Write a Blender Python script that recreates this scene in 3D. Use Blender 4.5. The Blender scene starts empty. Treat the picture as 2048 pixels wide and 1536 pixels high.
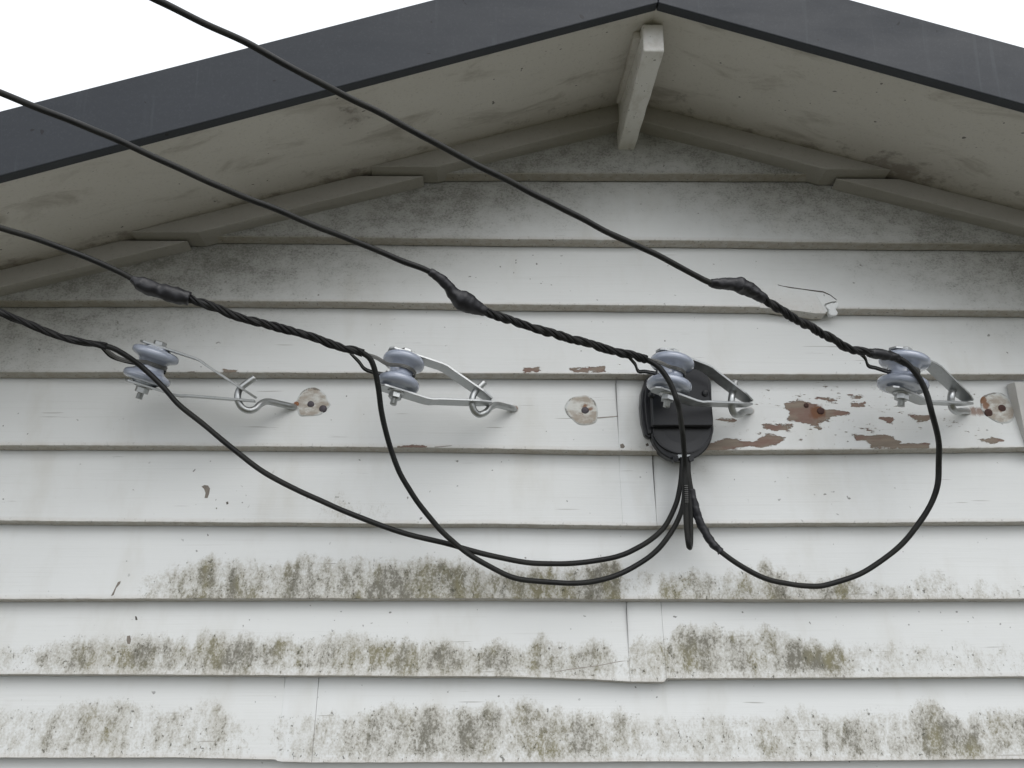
import bpy, bmesh, math, random
import numpy as np
from mathutils import Vector, Matrix, noise as mnoise
random.seed(7)
rad = math.radians
S = bpy.context.scene
C = S.collection

# ------------------------------------------------------------------ camera
F_PX = 1577.0; PITCH = 12.0; YAW = 0.73; CAMD = 1.6; CAMZ = 2.7
cam_d = bpy.data.cameras.new('camera'); cam = bpy.data.objects.new('camera', cam_d); C.objects.link(cam)
cam_d.sensor_width = 36.0; cam_d.lens = F_PX / 2048 * 36.0
cam_d.clip_start = 0.02; cam_d.clip_end = 1000
cam.location = (0, -CAMD, CAMZ); cam.rotation_euler = (rad(90 + PITCH), 0, rad(-YAW))
S.camera = cam
# ------------------------------------------------------------------ light
W = bpy.data.worlds.new('World'); S.world = W; W.use_nodes = True
wn = W.node_tree.nodes; wl = W.node_tree.links
SUN_EL = 54.0; SUN_AZ = 150.0          # azimuth clockwise from +Y
sky = wn.new('ShaderNodeTexSky'); sky.sky_type = 'NISHITA'; sky.sun_disc = False
sky.sun_elevation = rad(SUN_EL); sky.sun_rotation = rad(SUN_AZ); sky.dust_density = 4.0; sky.air_density = 1.0
hs = wn.new('ShaderNodeHueSaturation'); hs.inputs['Saturation'].default_value = 0.12
wl.new(sky.outputs[0], hs.inputs['Color'])
ov = wn.new('ShaderNodeMix'); ov.data_type = 'RGBA'; ov.inputs[0].default_value = 0.82   # even overcast veil over the clear sky
ov.inputs[7].default_value = (8.6, 8.9, 9.3, 1); wl.new(hs.outputs[0], ov.inputs[6])
bg = wn['Background']; bg.inputs[1].default_value = 0.132
wl.new(ov.outputs[2], bg.inputs[0])
sun_d = bpy.data.lights.new('sun', 'SUN'); sun_d.energy = 1.15; sun_d.angle = rad(58); sun_d.color = (1, 0.97, 0.93)
sun = bpy.data.objects.new('sun', sun_d); C.objects.link(sun)
to_sun = Vector((math.sin(rad(SUN_AZ)) * math.cos(rad(SUN_EL)), math.cos(rad(SUN_AZ)) * math.cos(rad(SUN_EL)), math.sin(rad(SUN_EL))))
sun.rotation_euler = to_sun.to_track_quat('Z', 'Y').to_euler(); sun.location = (2, -6, 8)
S.view_settings.view_transform = 'Standard'; S.view_settings.look = 'None'
S.view_settings.exposure = 0.22; S.view_settings.gamma = 1.0; S.view_settings.use_curve_mapping = False
S.render.engine = 'CYCLES'

# ------------------------------------------------------------------ measuring helpers: photo pixel -> world point on plane y=Y
_p, _y = rad(PITCH), rad(YAW)
cF = Vector((math.sin(_y) * math.cos(_p), math.cos(_y) * math.cos(_p), math.sin(_p)))
cR = Vector((math.cos(_y), -math.sin(_y), 0)); cU = cR.cross(cF)
cO = Vector((0, -CAMD, CAMZ))
def ray(px, py): return cF + cR * ((px - 1024) / F_PX) - cU * ((py - 768) / F_PX)
def P(px, py, Y=0.0):
    r = ray(px, py); return cO + r * ((Y + CAMD) / r.y)
def proj(p):
    d = Vector(p) - cO; k = d.dot(cF); return 1024 + F_PX * d.dot(cR) / k, 768 - F_PX * d.dot(cU) / k

# ------------------------------------------------------------------ object helpers
def tag(o, label=None, cat=None, group=None, kind=None):
    if label: o['label'] = label
    if cat: o['category'] = cat
    if group: o['group'] = group
    if kind: o['kind'] = kind
    return o
def empty(name, loc=(0, 0, 0)):
    o = bpy.data.objects.new(name, None); o.location = loc; o.empty_display_size = 0.05; C.objects.link(o); return o
class MB:
    def __init__(s): s.v = []; s.f = []; s.sm = []
    def add(s, vs, fs, smooth=False):
        n = len(s.v); s.v += [Vector(p) for p in vs]
        s.f += [tuple(i + n for i in f) for f in fs]; s.sm += [smooth] * len(fs)
    def box(s, x0, x1, y0, y1, z0, z1):
        s.add([(x, y, z) for x in (x0, x1) for y in (y0, y1) for z in (z0, z1)],
              [(0, 1, 3, 2), (4, 6, 7, 5), (0, 4, 5, 1), (2, 3, 7, 6), (0, 2, 6, 4), (1, 5, 7, 3)])
    def prism(s, front, back):          # two matching loops
        n = len(front)
        s.add(list(front) + list(back), [tuple(range(n)), tuple(range(2 * n - 1, n - 1, -1))] +
              [(i, n + i, n + (i + 1) % n, (i + 1) % n) for i in range(n)])
    def lathe(s, prof, n=32, M=None, smooth=True):   # prof: (z, r)
        vs = []; fs = []
        for z, r in prof:
            for k in range(n):
                a = 2 * math.pi * k / n; p = Vector((r * math.cos(a), r * math.sin(a), z)); vs.append(M @ p if M else p)
        for i in range(len(prof) - 1):
            for k in range(n):
                k2 = (k + 1) % n; fs.append((i * n + k, i * n + k2, (i + 1) * n + k2, (i + 1) * n + k))
        fs += [tuple(range(n - 1, -1, -1)), tuple((len(prof) - 1) * n + k for k in range(n))]
        s.add(vs, fs, smooth)
    def tube(s, pts, r, n=10, smooth=True):
        pts = [Vector(p) for p in pts]; N = len(pts)
        rs = r if isinstance(r, (list, tuple)) else [r] * N
        fr = frames(pts); vs = []; fs = []
        for p, (t, a, b), q in zip(pts, fr, rs):
            for k in range(n):
                an = 2 * math.pi * k / n; vs.append(p + (a * math.cos(an) + b * math.sin(an)) * q)
        for i in range(N - 1):
            for k in range(n):
                k2 = (k + 1) % n; fs.append((i * n + k, i * n + k2, (i + 1) * n + k2, (i + 1) * n + k))
        fs += [tuple(range(n - 1, -1, -1)), tuple((N - 1) * n + k for k in range(n))]
        s.add(vs, fs, smooth)
    def build(s, name, mat, parent=None, origin=None, bevel=0, fix=False, seg=2):
        org = Vector(origin) if origin is not None else Vector((0, 0, 0))
        me = bpy.data.meshes.new(name); me.from_pydata([v - org for v in s.v], [], s.f)
        me.polygons.foreach_set('use_smooth', s.sm); me.update()
        if fix or bevel:
            bm = bmesh.new(); bm.from_mesh(me)
            bmesh.ops.recalc_face_normals(bm, faces=bm.faces)
            if bevel:
                es = [e for e in bm.edges if e.is_manifold and e.calc_face_angle(0) > 0.6]
                bmesh.ops.bevel(bm, geom=es, offset=bevel, segments=seg, affect='EDGES', profile=0.5)
            bm.to_mesh(me); bm.free()
        me.materials.append(mat)
        o = bpy.data.objects.new(name, me); C.objects.link(o)
        if parent: o.parent = parent
        return o
def frames(pts):
    out = []; a = None
    for i, p in enumerate(pts):
        t = (pts[min(i + 1, len(pts) - 1)] - pts[max(i - 1, 0)]).normalized()
        if a is None:
            a = t.orthogonal().normalized()
        else:
            a = (a - t * a.dot(t))
            a = a.normalized() if a.length > 1e-6 else t.orthogonal().normalized()
        out.append((t, a, t.cross(a)))
    return out
def smooth_path(pts, step=0.006):
    """Catmull-Rom through pts, resampled to even steps."""
    pts = [Vector(p) for p in pts]; fine = []
    for i in range(len(pts) - 1):
        p0 = pts[max(i - 1, 0)]; p1 = pts[i]; p2 = pts[i + 1]; p3 = pts[min(i + 2, len(pts) - 1)]
        d1 = max((p2 - p1).length, 1e-6)
        m1 = (p2 - p0) * (d1 / max((p2 - p1).length + (p1 - p0).length, 1e-6))
        m2 = (p3 - p1) * (d1 / max((p3 - p2).length + (p2 - p1).length, 1e-6))
        n = max(3, int(d1 / step * 2))
        for k in range(n):
            t = k / n; t2 = t * t; t3 = t2 * t
            fine.append(p1 * (2 * t3 - 3 * t2 + 1) + m1 * (t3 - 2 * t2 + t) + p2 * (3 * t2 - 2 * t3) + m2 * (t3 - t2))
    fine.append(pts[-1])
    L = [0.0]
    for a, b in zip(fine, fine[1:]): L.append(L[-1] + (b - a).length)
    n = max(2, int(L[-1] / step)); out = []; j = 0
    for k in range(n + 1):
        d = L[-1] * k / n
        while j < len(L) - 2 and L[j + 1] < d: j += 1
        u = (d - L[j]) / max(L[j + 1] - L[j], 1e-9); out.append(fine[j].lerp(fine[j + 1], u))
    return out
def pxpath(lst):
    """[(px,py[,Y])...]: missing Y filled so that inverse depth is linear along the picture path."""
    n = len(lst); d = [0.0]
    for a, b in zip(lst, lst[1:]): d.append(d[-1] + math.hypot(b[0] - a[0], b[1] - a[1]))
    known = [i for i in range(n) if len(lst[i]) > 2]
    inv = [None] * n
    for i in known: inv[i] = ray(lst[i][0], lst[i][1]).y / (lst[i][2] + CAMD)
    out = []
    for i in range(n):
        if inv[i] is None:
            a = max([k for k in known if k < i]); b = min([k for k in known if k > i])
            u = (d[i] - d[a]) / (d[b] - d[a]); q = inv[a] * (1 - u) + inv[b] * u
        else: q = inv[i]
        out.append(cO + ray(lst[i][0], lst[i][1]) / q)
    return out
def lin(tbl, x):
    if x <= tbl[0][0]: return tbl[0][1]
    for (a, p), (b, q) in zip(tbl, tbl[1:]):
        if x <= b: return p + (q - p) * (x - a) / (b - a)
    return tbl[-1][1]
def sstep(a, b, x):
    t = min(1, max(0, (x - a) / (b - a))); return t * t * (3 - 2 * t)

# ------------------------------------------------------------------ material helpers
class MT:
    def __init__(s, name):
        s.m = bpy.data.materials.new(name); s.m.use_nodes = True
        s.t = s.m.node_tree; s.b = s.t.nodes['Principled BSDF']
    def n(s, typ, **kw):
        nd = s.t.nodes.new(typ)
        for k, v in kw.items(): setattr(nd, k, v)
        return nd
    def put(s, sock, v):
        if isinstance(v, (int, float, tuple, list)): sock.default_value = v
        else: s.t.links.new(v, sock)
    def pos(s, scale, obj=False):
        src = s.n('ShaderNodeTexCoord').outputs['Object'] if obj else s.n('ShaderNodeNewGeometry').outputs['Position']
        m = s.n('ShaderNodeVectorMath', operation='MULTIPLY'); s.put(m.inputs[0], src); m.inputs[1].default_value = scale
        return m.outputs[0]
    def noise(s, vec, scale=1.0, detail=4, rough=0.55, dist=0.0):
        n = s.n('ShaderNodeTexNoise'); s.put(n.inputs['Vector'], vec)
        n.inputs['Scale'].default_value = scale; n.inputs['Detail'].default_value = detail
        n.inputs['Roughness'].default_value = rough; n.inputs['Distortion'].default_value = dist
        return n.outputs['Fac']
    def math(s, op, a, b=0.0, clamp=False):
        n = s.n('ShaderNodeMath', operation=op, use_clamp=clamp); s.put(n.inputs[0], a); s.put(n.inputs[1], b); return n.outputs[0]
    def ramp(s, x, a, b, lo=0.0, hi=1.0, smooth=True):
        n = s.n('ShaderNodeMapRange'); n.interpolation_type = 'SMOOTHSTEP' if smooth else 'LINEAR'
        s.put(n.inputs[0], x); n.inputs[1].default_value = a; n.inputs[2].default_value = b
        n.inputs[3].default_value = lo; n.inputs[4].default_value = hi; return n.outputs[0]
    def mix(s, f, a, b):
        n = s.n('ShaderNodeMix', data_type='RGBA'); s.put(n.inputs[0], f)
        s.put(n.inputs[6], a if not isinstance(a, tuple) else (*a, 1)); s.put(n.inputs[7], b if not isinstance(b, tuple) else (*b, 1))
        return n.outputs[2]
    def attr(s, name):
        n = s.n('ShaderNodeAttribute'); n.attribute_name = name; return n.outputs['Fac']
    def bump(s, h, strength=0.3, dist=0.002, prev=None):
        n = s.n('ShaderNodeBump'); s.put(n.inputs['Height'], h); n.inputs['Strength'].default_value = strength
        n.inputs['Distance'].default_value = dist
        if prev is not None: s.put(n.inputs['Normal'], prev)
        return n.outputs[0]
    def set(s, color=None, rough=None, metal=None, normal=None, spec=None, coat=None):
        b = s.b
        if color is not None: s.put(b.inputs['Base Color'], color if not isinstance(color, tuple) else (*color, 1))
        if rough is not None: s.put(b.inputs['Roughness'], rough)
        if metal is not None: s.put(b.inputs['Metallic'], metal)
        if normal is not None: s.put(b.inputs['Normal'], normal)
        if spec is not None: b.inputs['Specular IOR Level'].default_value = spec
        if coat is not None: b.inputs['Coat Weight'].default_value = coat; b.inputs['Coat Roughness'].default_value = 0.12
        return s.m

def mat_board():
    m = MT('weathered_white_paint')
    big = m.noise(m.pos((2.2, 2.2, 7)), 1, 3)
    oi = m.n('ShaderNodeObjectInfo').outputs['Random']
    col = m.mix(big, (0.655, 0.67, 0.67), (0.765, 0.78, 0.78))
    col = m.mix(m.math('MULTIPLY', oi, 0.25), col, (0.66, 0.66, 0.63))
    # faint brown water marks and grain
    wm = m.noise(m.pos((9, 9, 3)), 1, 5, 0.6)
    col = m.mix(m.ramp(wm, 0.50, 0.76, 0, 0.30), col, (0.50, 0.48, 0.42))
    grain = m.noise(m.pos((5, 40, 260)), 1, 4, 0.6)
    col = m.mix(m.ramp(grain, 0.55, 0.8, 0, 0.16), col, (0.42, 0.41, 0.38))
    # horizontal hairline scratches
    hl = m.noise(m.pos((7, 20, 190)), 1, 2, 0.5)
    hl2 = m.noise(m.pos((5, 5, 9)), 1, 2)
    hm = m.math('MULTIPLY', m.ramp(hl, 0.70, 0.74), m.ramp(hl2, 0.5, 0.62))
    col = m.mix(m.math('MULTIPLY', hm, 0.6), col, (0.22, 0.20, 0.18))
    # specks of dirt
    sp = m.noise(m.pos((95, 95, 95)), 1, 1, 0.5)
    sp2 = m.noise(m.pos((11, 11, 11)), 1, 2)
    spm = m.math('MULTIPLY', m.ramp(sp, 0.74, 0.79), m.ramp(sp2, 0.42, 0.6))
    col = m.mix(m.math('MULTIPLY', spm, 0.75), col, (0.09, 0.085, 0.075))
    # dust on the cut undersides of the boards
    gr = m.attr('grime'); gn = m.noise(m.pos((60, 60, 90)), 1, 5, 0.65)
    gm = m.math('MULTIPLY', gr, m.ramp(gn, 0.25, 0.7, 0.45, 0.95))
    col = m.mix(gm, col, (0.46, 0.41, 0.35))
    gs = m.noise(m.pos((180, 180, 180)), 1, 2, 0.6)
    col = m.mix(m.math('MULTIPLY', gr, m.ramp(gs, 0.62, 0.70, 0, 0.7)), col, (0.09, 0.08, 0.065))
    # black mould speckle high on the gable, over a film that paints in eave shade
    mo = m.attr('mould_shade')
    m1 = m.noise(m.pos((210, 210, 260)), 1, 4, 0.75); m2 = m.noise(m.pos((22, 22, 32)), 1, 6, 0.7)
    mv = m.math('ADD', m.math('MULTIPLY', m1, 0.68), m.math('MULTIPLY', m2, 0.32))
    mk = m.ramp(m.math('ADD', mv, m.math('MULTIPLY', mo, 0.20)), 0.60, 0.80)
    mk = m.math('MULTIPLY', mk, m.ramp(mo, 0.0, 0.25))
    col = m.mix(m.math('MULTIPLY', mo, m.ramp(m2, 0.3, 0.65, 0.72, 0.95)), col, (0.205, 0.198, 0.170))  # grubby film with the shade under the eaves painted in
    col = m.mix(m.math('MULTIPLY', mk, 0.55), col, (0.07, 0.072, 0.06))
    # algae on the lower boards
    al = m.attr('algae')
    v = m.pos((1, 1, 1))
    a_big = m.noise(m.pos((34, 34, 13)), 1, 4, 0.6, 0.5)
    a_mid = m.noise(m.pos((80, 80, 50)), 1, 6, 0.70, 0.4)
    a_fin = m.noise(m.pos((270, 270, 230)), 1, 3, 0.7)
    av = m.math('ADD', m.math('MULTIPLY', a_big, 0.34), m.math('ADD', m.math('MULTIPLY', a_mid, 0.46), m.math('MULTIPLY', a_fin, 0.20)))
    sh = m.math('ADD', av, m.math('MULTIPLY', al, 0.27))
    sh = m.math('ADD', sh, m.math('MULTIPLY', m.math('SUBTRACT', a_fin, 0.5), 0.16))
    film = m.math('MULTIPLY', m.ramp(sh, 0.54, 0.76), m.ramp(al, 0.02, 0.35))
    col = m.mix(m.math('MULTIPLY', film, 0.60), col, (0.36, 0.335, 0.275))
    spots = m.math('MULTIPLY', m.ramp(sh, 0.69, 0.86), m.ramp(al, 0.1, 0.45))
    hue = m.noise(m.pos((18, 18, 7)), 1, 3, 0.6)
    acol = m.mix(m.ramp(hue, 0.42, 0.66), (0.115, 0.108, 0.080), (0.168, 0.150, 0.066))
    col = m.mix(m.math('MULTIPLY', spots, 0.82), col, acol)
    dt = m.noise(m.pos((150, 150, 130)), 1, 2, 0.6); dm = m.math('MULTIPLY', m.ramp(m.math('ADD', dt, m.math('MULTIPLY', a_mid, 0.35)), 0.83, 0.89), m.ramp(al, 0.05, 0.5))
    col = m.mix(m.math('MULTIPLY', dm, 0.75), col, (0.07, 0.068, 0.05))
    scr = m.noise(m.pos((60, 60, 38)), 1, 5, 0.7, 1.2)
    scm = m.math('MULTIPLY', m.ramp(scr, 0.62, 0.68), m.ramp(al, 0.05, 0.3))
    col = m.mix(m.math('MULTIPLY', scm, 0.75), col, (0.64, 0.64, 0.62))
    # peeled paint
    pe = m.attr('peel')
    p1 = m.noise(m.pos((75, 75, 230)), 1, 7, 0.7)
    p2 = m.noise(m.pos((17, 17, 80)), 1, 4, 0.6)
    pn = m.math('ADD', m.math('MULTIPLY', p1, 0.6), m.math('MULTIPLY', p2, 0.4))
    pv = m.math('ADD', pe, m.math('MULTIPLY', m.math('SUBTRACT', pn, 0.5), 2.5))
    pm = m.math('MULTIPLY', m.ramp(pv, 0.50, 0.53), m.ramp(pe, 0.01, 0.05))
    pr = m.math('MULTIPLY', m.ramp(pv, 0.44, 0.50), m.ramp(pe, 0.01, 0.05))
    col = m.mix(m.math('MULTIPLY', pr, 0.5), col, (0.42, 0.37, 0.32))
    wd = m.noise(m.pos((16, 16, 240)), 1, 4, 0.6); wd2 = m.noise(m.pos((22, 22, 50)), 1, 3)
    wood = m.mix(m.ramp(wd2, 0.38, 0.60), m.mix(wd, (0.165, 0.102, 0.084), (0.27, 0.19, 0.16)), m.mix(wd, (0.15, 0.125, 0.10), (0.33, 0.275, 0.225)))
    col = m.mix(pm, col, wood)
    # rust stain
    ru = m.attr('rust'); rn = m.noise(m.pos((90, 90, 60)), 1, 4, 0.6)
    rm = m.ramp(m.math('ADD', ru, m.math('MULTIPLY', m.math('SUBTRACT', rn, 0.5), 0.9)), 0.35, 0.75)
    rm = m.math('MULTIPLY', rm, m.ramp(ru, 0.0, 0.15))
    col = m.mix(m.math('MULTIPLY', rm, 0.8), col, (0.17, 0.075, 0.035))
    bp = m.bump(grain, 0.28, 0.0010)
    bp = m.bump(m.noise(m.pos((26, 26, 60)), 1, 4, 0.6), 0.10, 0.0025, bp)
    bp = m.bump(pm, 1.0, -0.0022, bp)
    bp = m.bump(m.math('MULTIPLY', spots, a_fin), 0.35, 0.0010, bp)
    ro = m.math('ADD', 0.52, m.math('MULTIPLY', m.math('MAXIMUM', film, pm), 0.4), True)
    return m.set(col, ro, None, bp, 0.4)
def mat_soffit():
    m = MT('dingy_soffit_paint')
    a = m.noise(m.pos((3, 5, 3)), 1, 5, 0.6)
    col = m.mix(a, (0.60, 0.575, 0.53), (0.71, 0.69, 0.65))
    st = m.noise(m.pos((6, 14, 6)), 1, 6, 0.65, 0.5)
    col = m.mix(m.ramp(st, 0.52, 0.74, 0, 0.6), col, (0.27, 0.24, 0.20))
    f = m.noise(m.pos((170, 170, 170)), 1, 3, 0.7)
    col = m.mix(m.ramp(f, 0.55, 0.75, 0, 0.35), col, (0.28, 0.26, 0.23))
    mo = m.attr('mould_shade'); m2 = m.noise(m.pos((24, 24, 24)), 1, 5, 0.7)
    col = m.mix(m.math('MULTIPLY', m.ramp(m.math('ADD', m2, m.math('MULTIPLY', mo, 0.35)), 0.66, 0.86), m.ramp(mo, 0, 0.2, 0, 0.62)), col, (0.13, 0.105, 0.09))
    col = m.mix(m.math('MULTIPLY', mo, 0.55), col, (0.23, 0.20, 0.17))  # dirt tone and painted shade, stronger near the wall
    sp = m.noise(m.pos((70, 70, 70)), 1, 1); spm = m.ramp(sp, 0.765, 0.79)
    col = m.mix(m.math('MULTIPLY', spm, 0.8), col, (0.06, 0.055, 0.05))
    bp = m.bump(m.noise(m.pos((40, 40, 40)), 1, 6, 0.7), 0.2, 0.002)
    return m.set(col, 0.75, None, bp, 0.3)
def mat_beam():
    m = MT('white_beam_paint')
    a = m.noise(m.pos((30, 20, 30)), 1, 5, 0.65)
    col = m.mix(m.ramp(a, 0.45, 0.75, 0, 0.6), (0.84, 0.83, 0.81), (0.58, 0.55, 0.49))
    sp = m.noise(m.pos((130, 130, 130)), 1, 2); col = m.mix(m.ramp(sp, 0.66, 0.72, 0, 0.7), col, (0.14, 0.125, 0.11))
    bp = m.bump(m.noise(m.pos((120, 60, 120)), 1, 4, 0.6), 0.45, 0.0015)
    return m.set(col, 0.6, None, bp, 0.4)
def mat_flash():
    m = MT('dark_barge_metal')
    a = m.noise(m.pos((4, 4, 9)), 1, 5, 0.6)
    col = m.mix(a, (0.022, 0.026, 0.033), (0.036, 0.041, 0.050))
    st = m.noise(m.pos((55, 55, 2.5)), 1, 3, 0.6)
    col = m.mix(m.ramp(st, 0.60, 0.75, 0, 0.45), col, (0.06, 0.07, 0.08))
    f = m.noise(m.pos((230, 230, 230)), 1, 2, 0.7); col = m.mix(m.ramp(f, 0.5, 0.75, 0, 0.3), col, (0.06, 0.066, 0.078))
    sp = m.noise(m.pos((46, 46, 46)), 1, 1); col = m.mix(m.ramp(sp, 0.775, 0.79, 0, 0.85), col, (0.012, 0.012, 0.014))
    return m.set(col, m.ramp(a, 0.3, 0.7, 0.42, 0.6), None, m.bump(m.noise(m.pos((3, 3, 14)), 1, 3), 0.12, 0.01), 0.35)
def mat_cable(name, c0, c1, rough=0.5):
    m = MT(name)
    a = m.noise(m.pos((14, 14, 14)), 1, 4, 0.6); f = m.noise(m.pos((210, 210, 210)), 1, 3, 0.7)
    col = m.mix(m.ramp(a, 0.35, 0.7), c0, c1)
    col = m.mix(m.ramp(f, 0.60, 0.75, 0, 0.25), col, (0.11, 0.105, 0.09))
    return m.set(col, m.ramp(a, 0.3, 0.7, rough - 0.08, rough + 0.12), None, m.bump(f, 0.15, 0.0006), 0.28)
def mat_tape():
    m = MT('black_tape')
    a = m.noise(m.pos((40, 40, 40)), 1, 4, 0.6)
    col = m.mix(a, (0.008, 0.008, 0.010), (0.020, 0.020, 0.025))
    return m.set(col, m.ramp(a, 0.3, 0.7, 0.35, 0.55), None, m.bump(m.noise(m.pos((120, 120, 120)), 1, 3), 0.4, 0.0015), 0.45)
def mat_galv():
    m = MT('galvanised_steel')
    a = m.noise(m.pos((60, 60, 60), True), 1, 4, 0.65); b = m.noise(m.pos((260, 260, 40), True), 1, 2, 0.6)
    col = m.mix(a, (0.36, 0.375, 0.38), (0.54, 0.55, 0.55))
    col = m.mix(m.ramp(b, 0.55, 0.75, 0, 0.35), col, (0.24, 0.25, 0.25))
    return m.set(col, m.ramp(a, 0.3, 0.7, 0.30, 0.46), 0.88, m.bump(a, 0.06, 0.001))
def mat_porcelain():
    m = MT('blue_grey_porcelain')
    a = m.noise(m.pos((30, 30, 30), True), 1, 3)
    col = m.mix(a, (0.30, 0.335, 0.42), (0.38, 0.415, 0.50))
    f = m.noise(m.pos((240, 240, 240), True), 1, 2, 0.7); col = m.mix(m.ramp(f, 0.62, 0.78, 0, 0.4), col, (0.20, 0.21, 0.23))
    return m.set(col, 0.16, None, m.bump(a, 0.08, 0.004), 0.6, 1.0)
def mat_plain(name, c, rough=0.5, metal=0.0, var=0.25, sc=60.0, bump=0.1):
    m = MT(name); a = m.noise(m.pos((sc, sc, sc)), 1, 4, 0.65)
    d = tuple(x * (1 - var) for x in c); e = tuple(min(1, x * (1 + var)) for x in c)
    return m.set(m.mix(a, d, e), rough, metal, m.bump(a, bump, 0.001))
def mat_putty():
    m = MT('filler_putty'); a = m.noise(m.pos((70, 70, 110)), 1, 5, 0.65)
    col = m.mix(a, (0.29, 0.245, 0.20), (0.50, 0.46, 0.41))
    pw = m.noise(m.pos((28, 28, 40)), 1, 5, 0.65); col = m.mix(m.ramp(pw, 0.42, 0.62), col, (0.62, 0.62, 0.59))
    rim = m.attr('rim'); col = m.mix(m.ramp(m.math('ADD', rim, m.math('MULTIPLY', m.math('SUBTRACT', pw, 0.5), 1.2)), 0.55, 1.0), col, (0.60, 0.615, 0.61))
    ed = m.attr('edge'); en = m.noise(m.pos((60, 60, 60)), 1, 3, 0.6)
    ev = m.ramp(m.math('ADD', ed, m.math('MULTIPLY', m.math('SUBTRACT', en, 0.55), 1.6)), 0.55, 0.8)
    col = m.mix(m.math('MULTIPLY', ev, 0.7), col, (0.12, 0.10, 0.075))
    ru = m.attr('rust'); rv = m.ramp(m.math('ADD', ru, m.math('MULTIPLY', m.math('SUBTRACT', en, 0.5), 0.8)), 0.4, 0.7)
    col = m.mix(m.math('MULTIPLY', rv, 0.85), col, (0.20, 0.085, 0.035))
    return m.set(col, 0.8, None, m.bump(a, 0.5, 0.002), 0.2)
def mat_ground():
    m = MT('lawn_ground'); a = m.noise(m.pos((1.5, 1.5, 1.5)), 1, 6, 0.65); b = m.noise(m.pos((30, 30, 30)), 1, 4, 0.7)
    col = m.mix(a, (0.07, 0.066, 0.045), (0.11, 0.10, 0.075)); col = m.mix(m.math('MULTIPLY', b, 0.6), col, (0.05, 0.055, 0.03))
    return m.set(col, 0.95, None, m.bump(b, 0.6, 0.03), 0.1)
M_BOARD = mat_board(); M_SOF = mat_soffit(); M_BEAM = mat_beam(); M_FLASH = mat_flash()
M_CAB = mat_cable('black_cable_sheath', (0.008, 0.0085, 0.009), (0.018, 0.018, 0.017))
M_CABO = mat_cable('weathered_cable_sheath', (0.009, 0.0095, 0.010), (0.020, 0.020, 0.018))
M_STR = mat_cable('dark_strand', (0.006, 0.006, 0.007), (0.015, 0.015, 0.015), 0.55)
M_TAPE = mat_tape(); M_GALV = mat_galv(); M_PORC = mat_porcelain()
M_WIRE = mat_plain('dull_tie_wire', (0.16, 0.16, 0.155), 0.45, 0.6, 0.4, 140)
M_BOX = mat_plain('black_box_plastic', (0.008, 0.0085, 0.0115), 0.32, 0, 0.2, 40, 0.05)
M_CLIP = mat_plain('pale_clamp_metal', (0.42, 0.44, 0.45), 0.4, 0.6, 0.2, 90)
M_NAIL = mat_plain('dull_nail_head', (0.085, 0.075, 0.085), 0.55, 0.5, 0.4, 200)
M_RUST = mat_plain('rusty_nail_head', (0.07, 0.035, 0.03), 0.8, 0.1, 0.5, 200, 0.5)
M_PLUG = mat_plain('orange_wall_plug', (0.26, 0.115, 0.055), 0.7, 0, 0.3, 160, 0.5)
M_PUTTY = mat_putty(); M_WALL = mat_plain('building_paper', (0.04, 0.035, 0.03), 0.9)
M_ROOF = mat_plain('dark_roof_metal', (0.05, 0.053, 0.06), 0.5, 0, 0.15, 6)
M_DIRT = mat_plain('dirt_in_split', (0.10, 0.088, 0.075), 0.9, 0, 0.4, 120)
M_COVER = mat_plain('grey_white_trim_paint', (0.55, 0.54, 0.52), 0.6, 0, 0.15, 40)

# ------------------------------------------------------------------ ground
g = MB(); g.add([(-300, -300, 0), (300, -300, 0), (300, 300, 0), (-300, 300, 0)], [(0, 1, 2, 3)])
tag(g.build('ground', mat_ground()), kind='structure')

# ------------------------------------------------------------------ gable house: roof geometry
OVH = 0.332
AP = P(1262, 195, 0.0); XA = 0.279; ZA = CAMZ + 0.9705
SL = math.tan(rad(17.0)); SR = math.tan(rad(17.25))
HALF = 3.3
def zroof(x): return ZA - (SL * (XA - x) if x < XA else SR * (x - XA))
house = empty('gable_house', (XA, 0, 0))
tag(house, 'white weatherboard gable end with dark metal barge flashing under a pale sky', 'house')
HO = (XA, 0, 0)
wallm = MB()
for sx in (-1, 1):
    xe = XA + sx * HALF
    q = [(XA, 0.012, 0.05), (xe, 0.012, 0.05), (xe, 0.012, zroof(xe) + 0.02), (XA, 0.012, ZA + 0.02)]
    wallm.prism([Vector(p) for p in q], [Vector(p) + Vector((0, 0.08, 0)) for p in q])
    wallm.prism([Vector(p) for p in ((xe, 0.1, 0.05), (xe, 6, 0.05), (xe, 6, zroof(xe)), (xe, 0.1, zroof(xe)))],
                [Vector(p) for p in ((xe - sx * 0.08, 0.1, 0.05), (xe - sx * 0.08, 6, 0.05), (xe - sx * 0.08, 6, zroof(xe)), (xe - sx * 0.08, 0.1, zroof(xe)))])
wall = wallm.build('wall', M_WALL, house, HO, fix=True)

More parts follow.
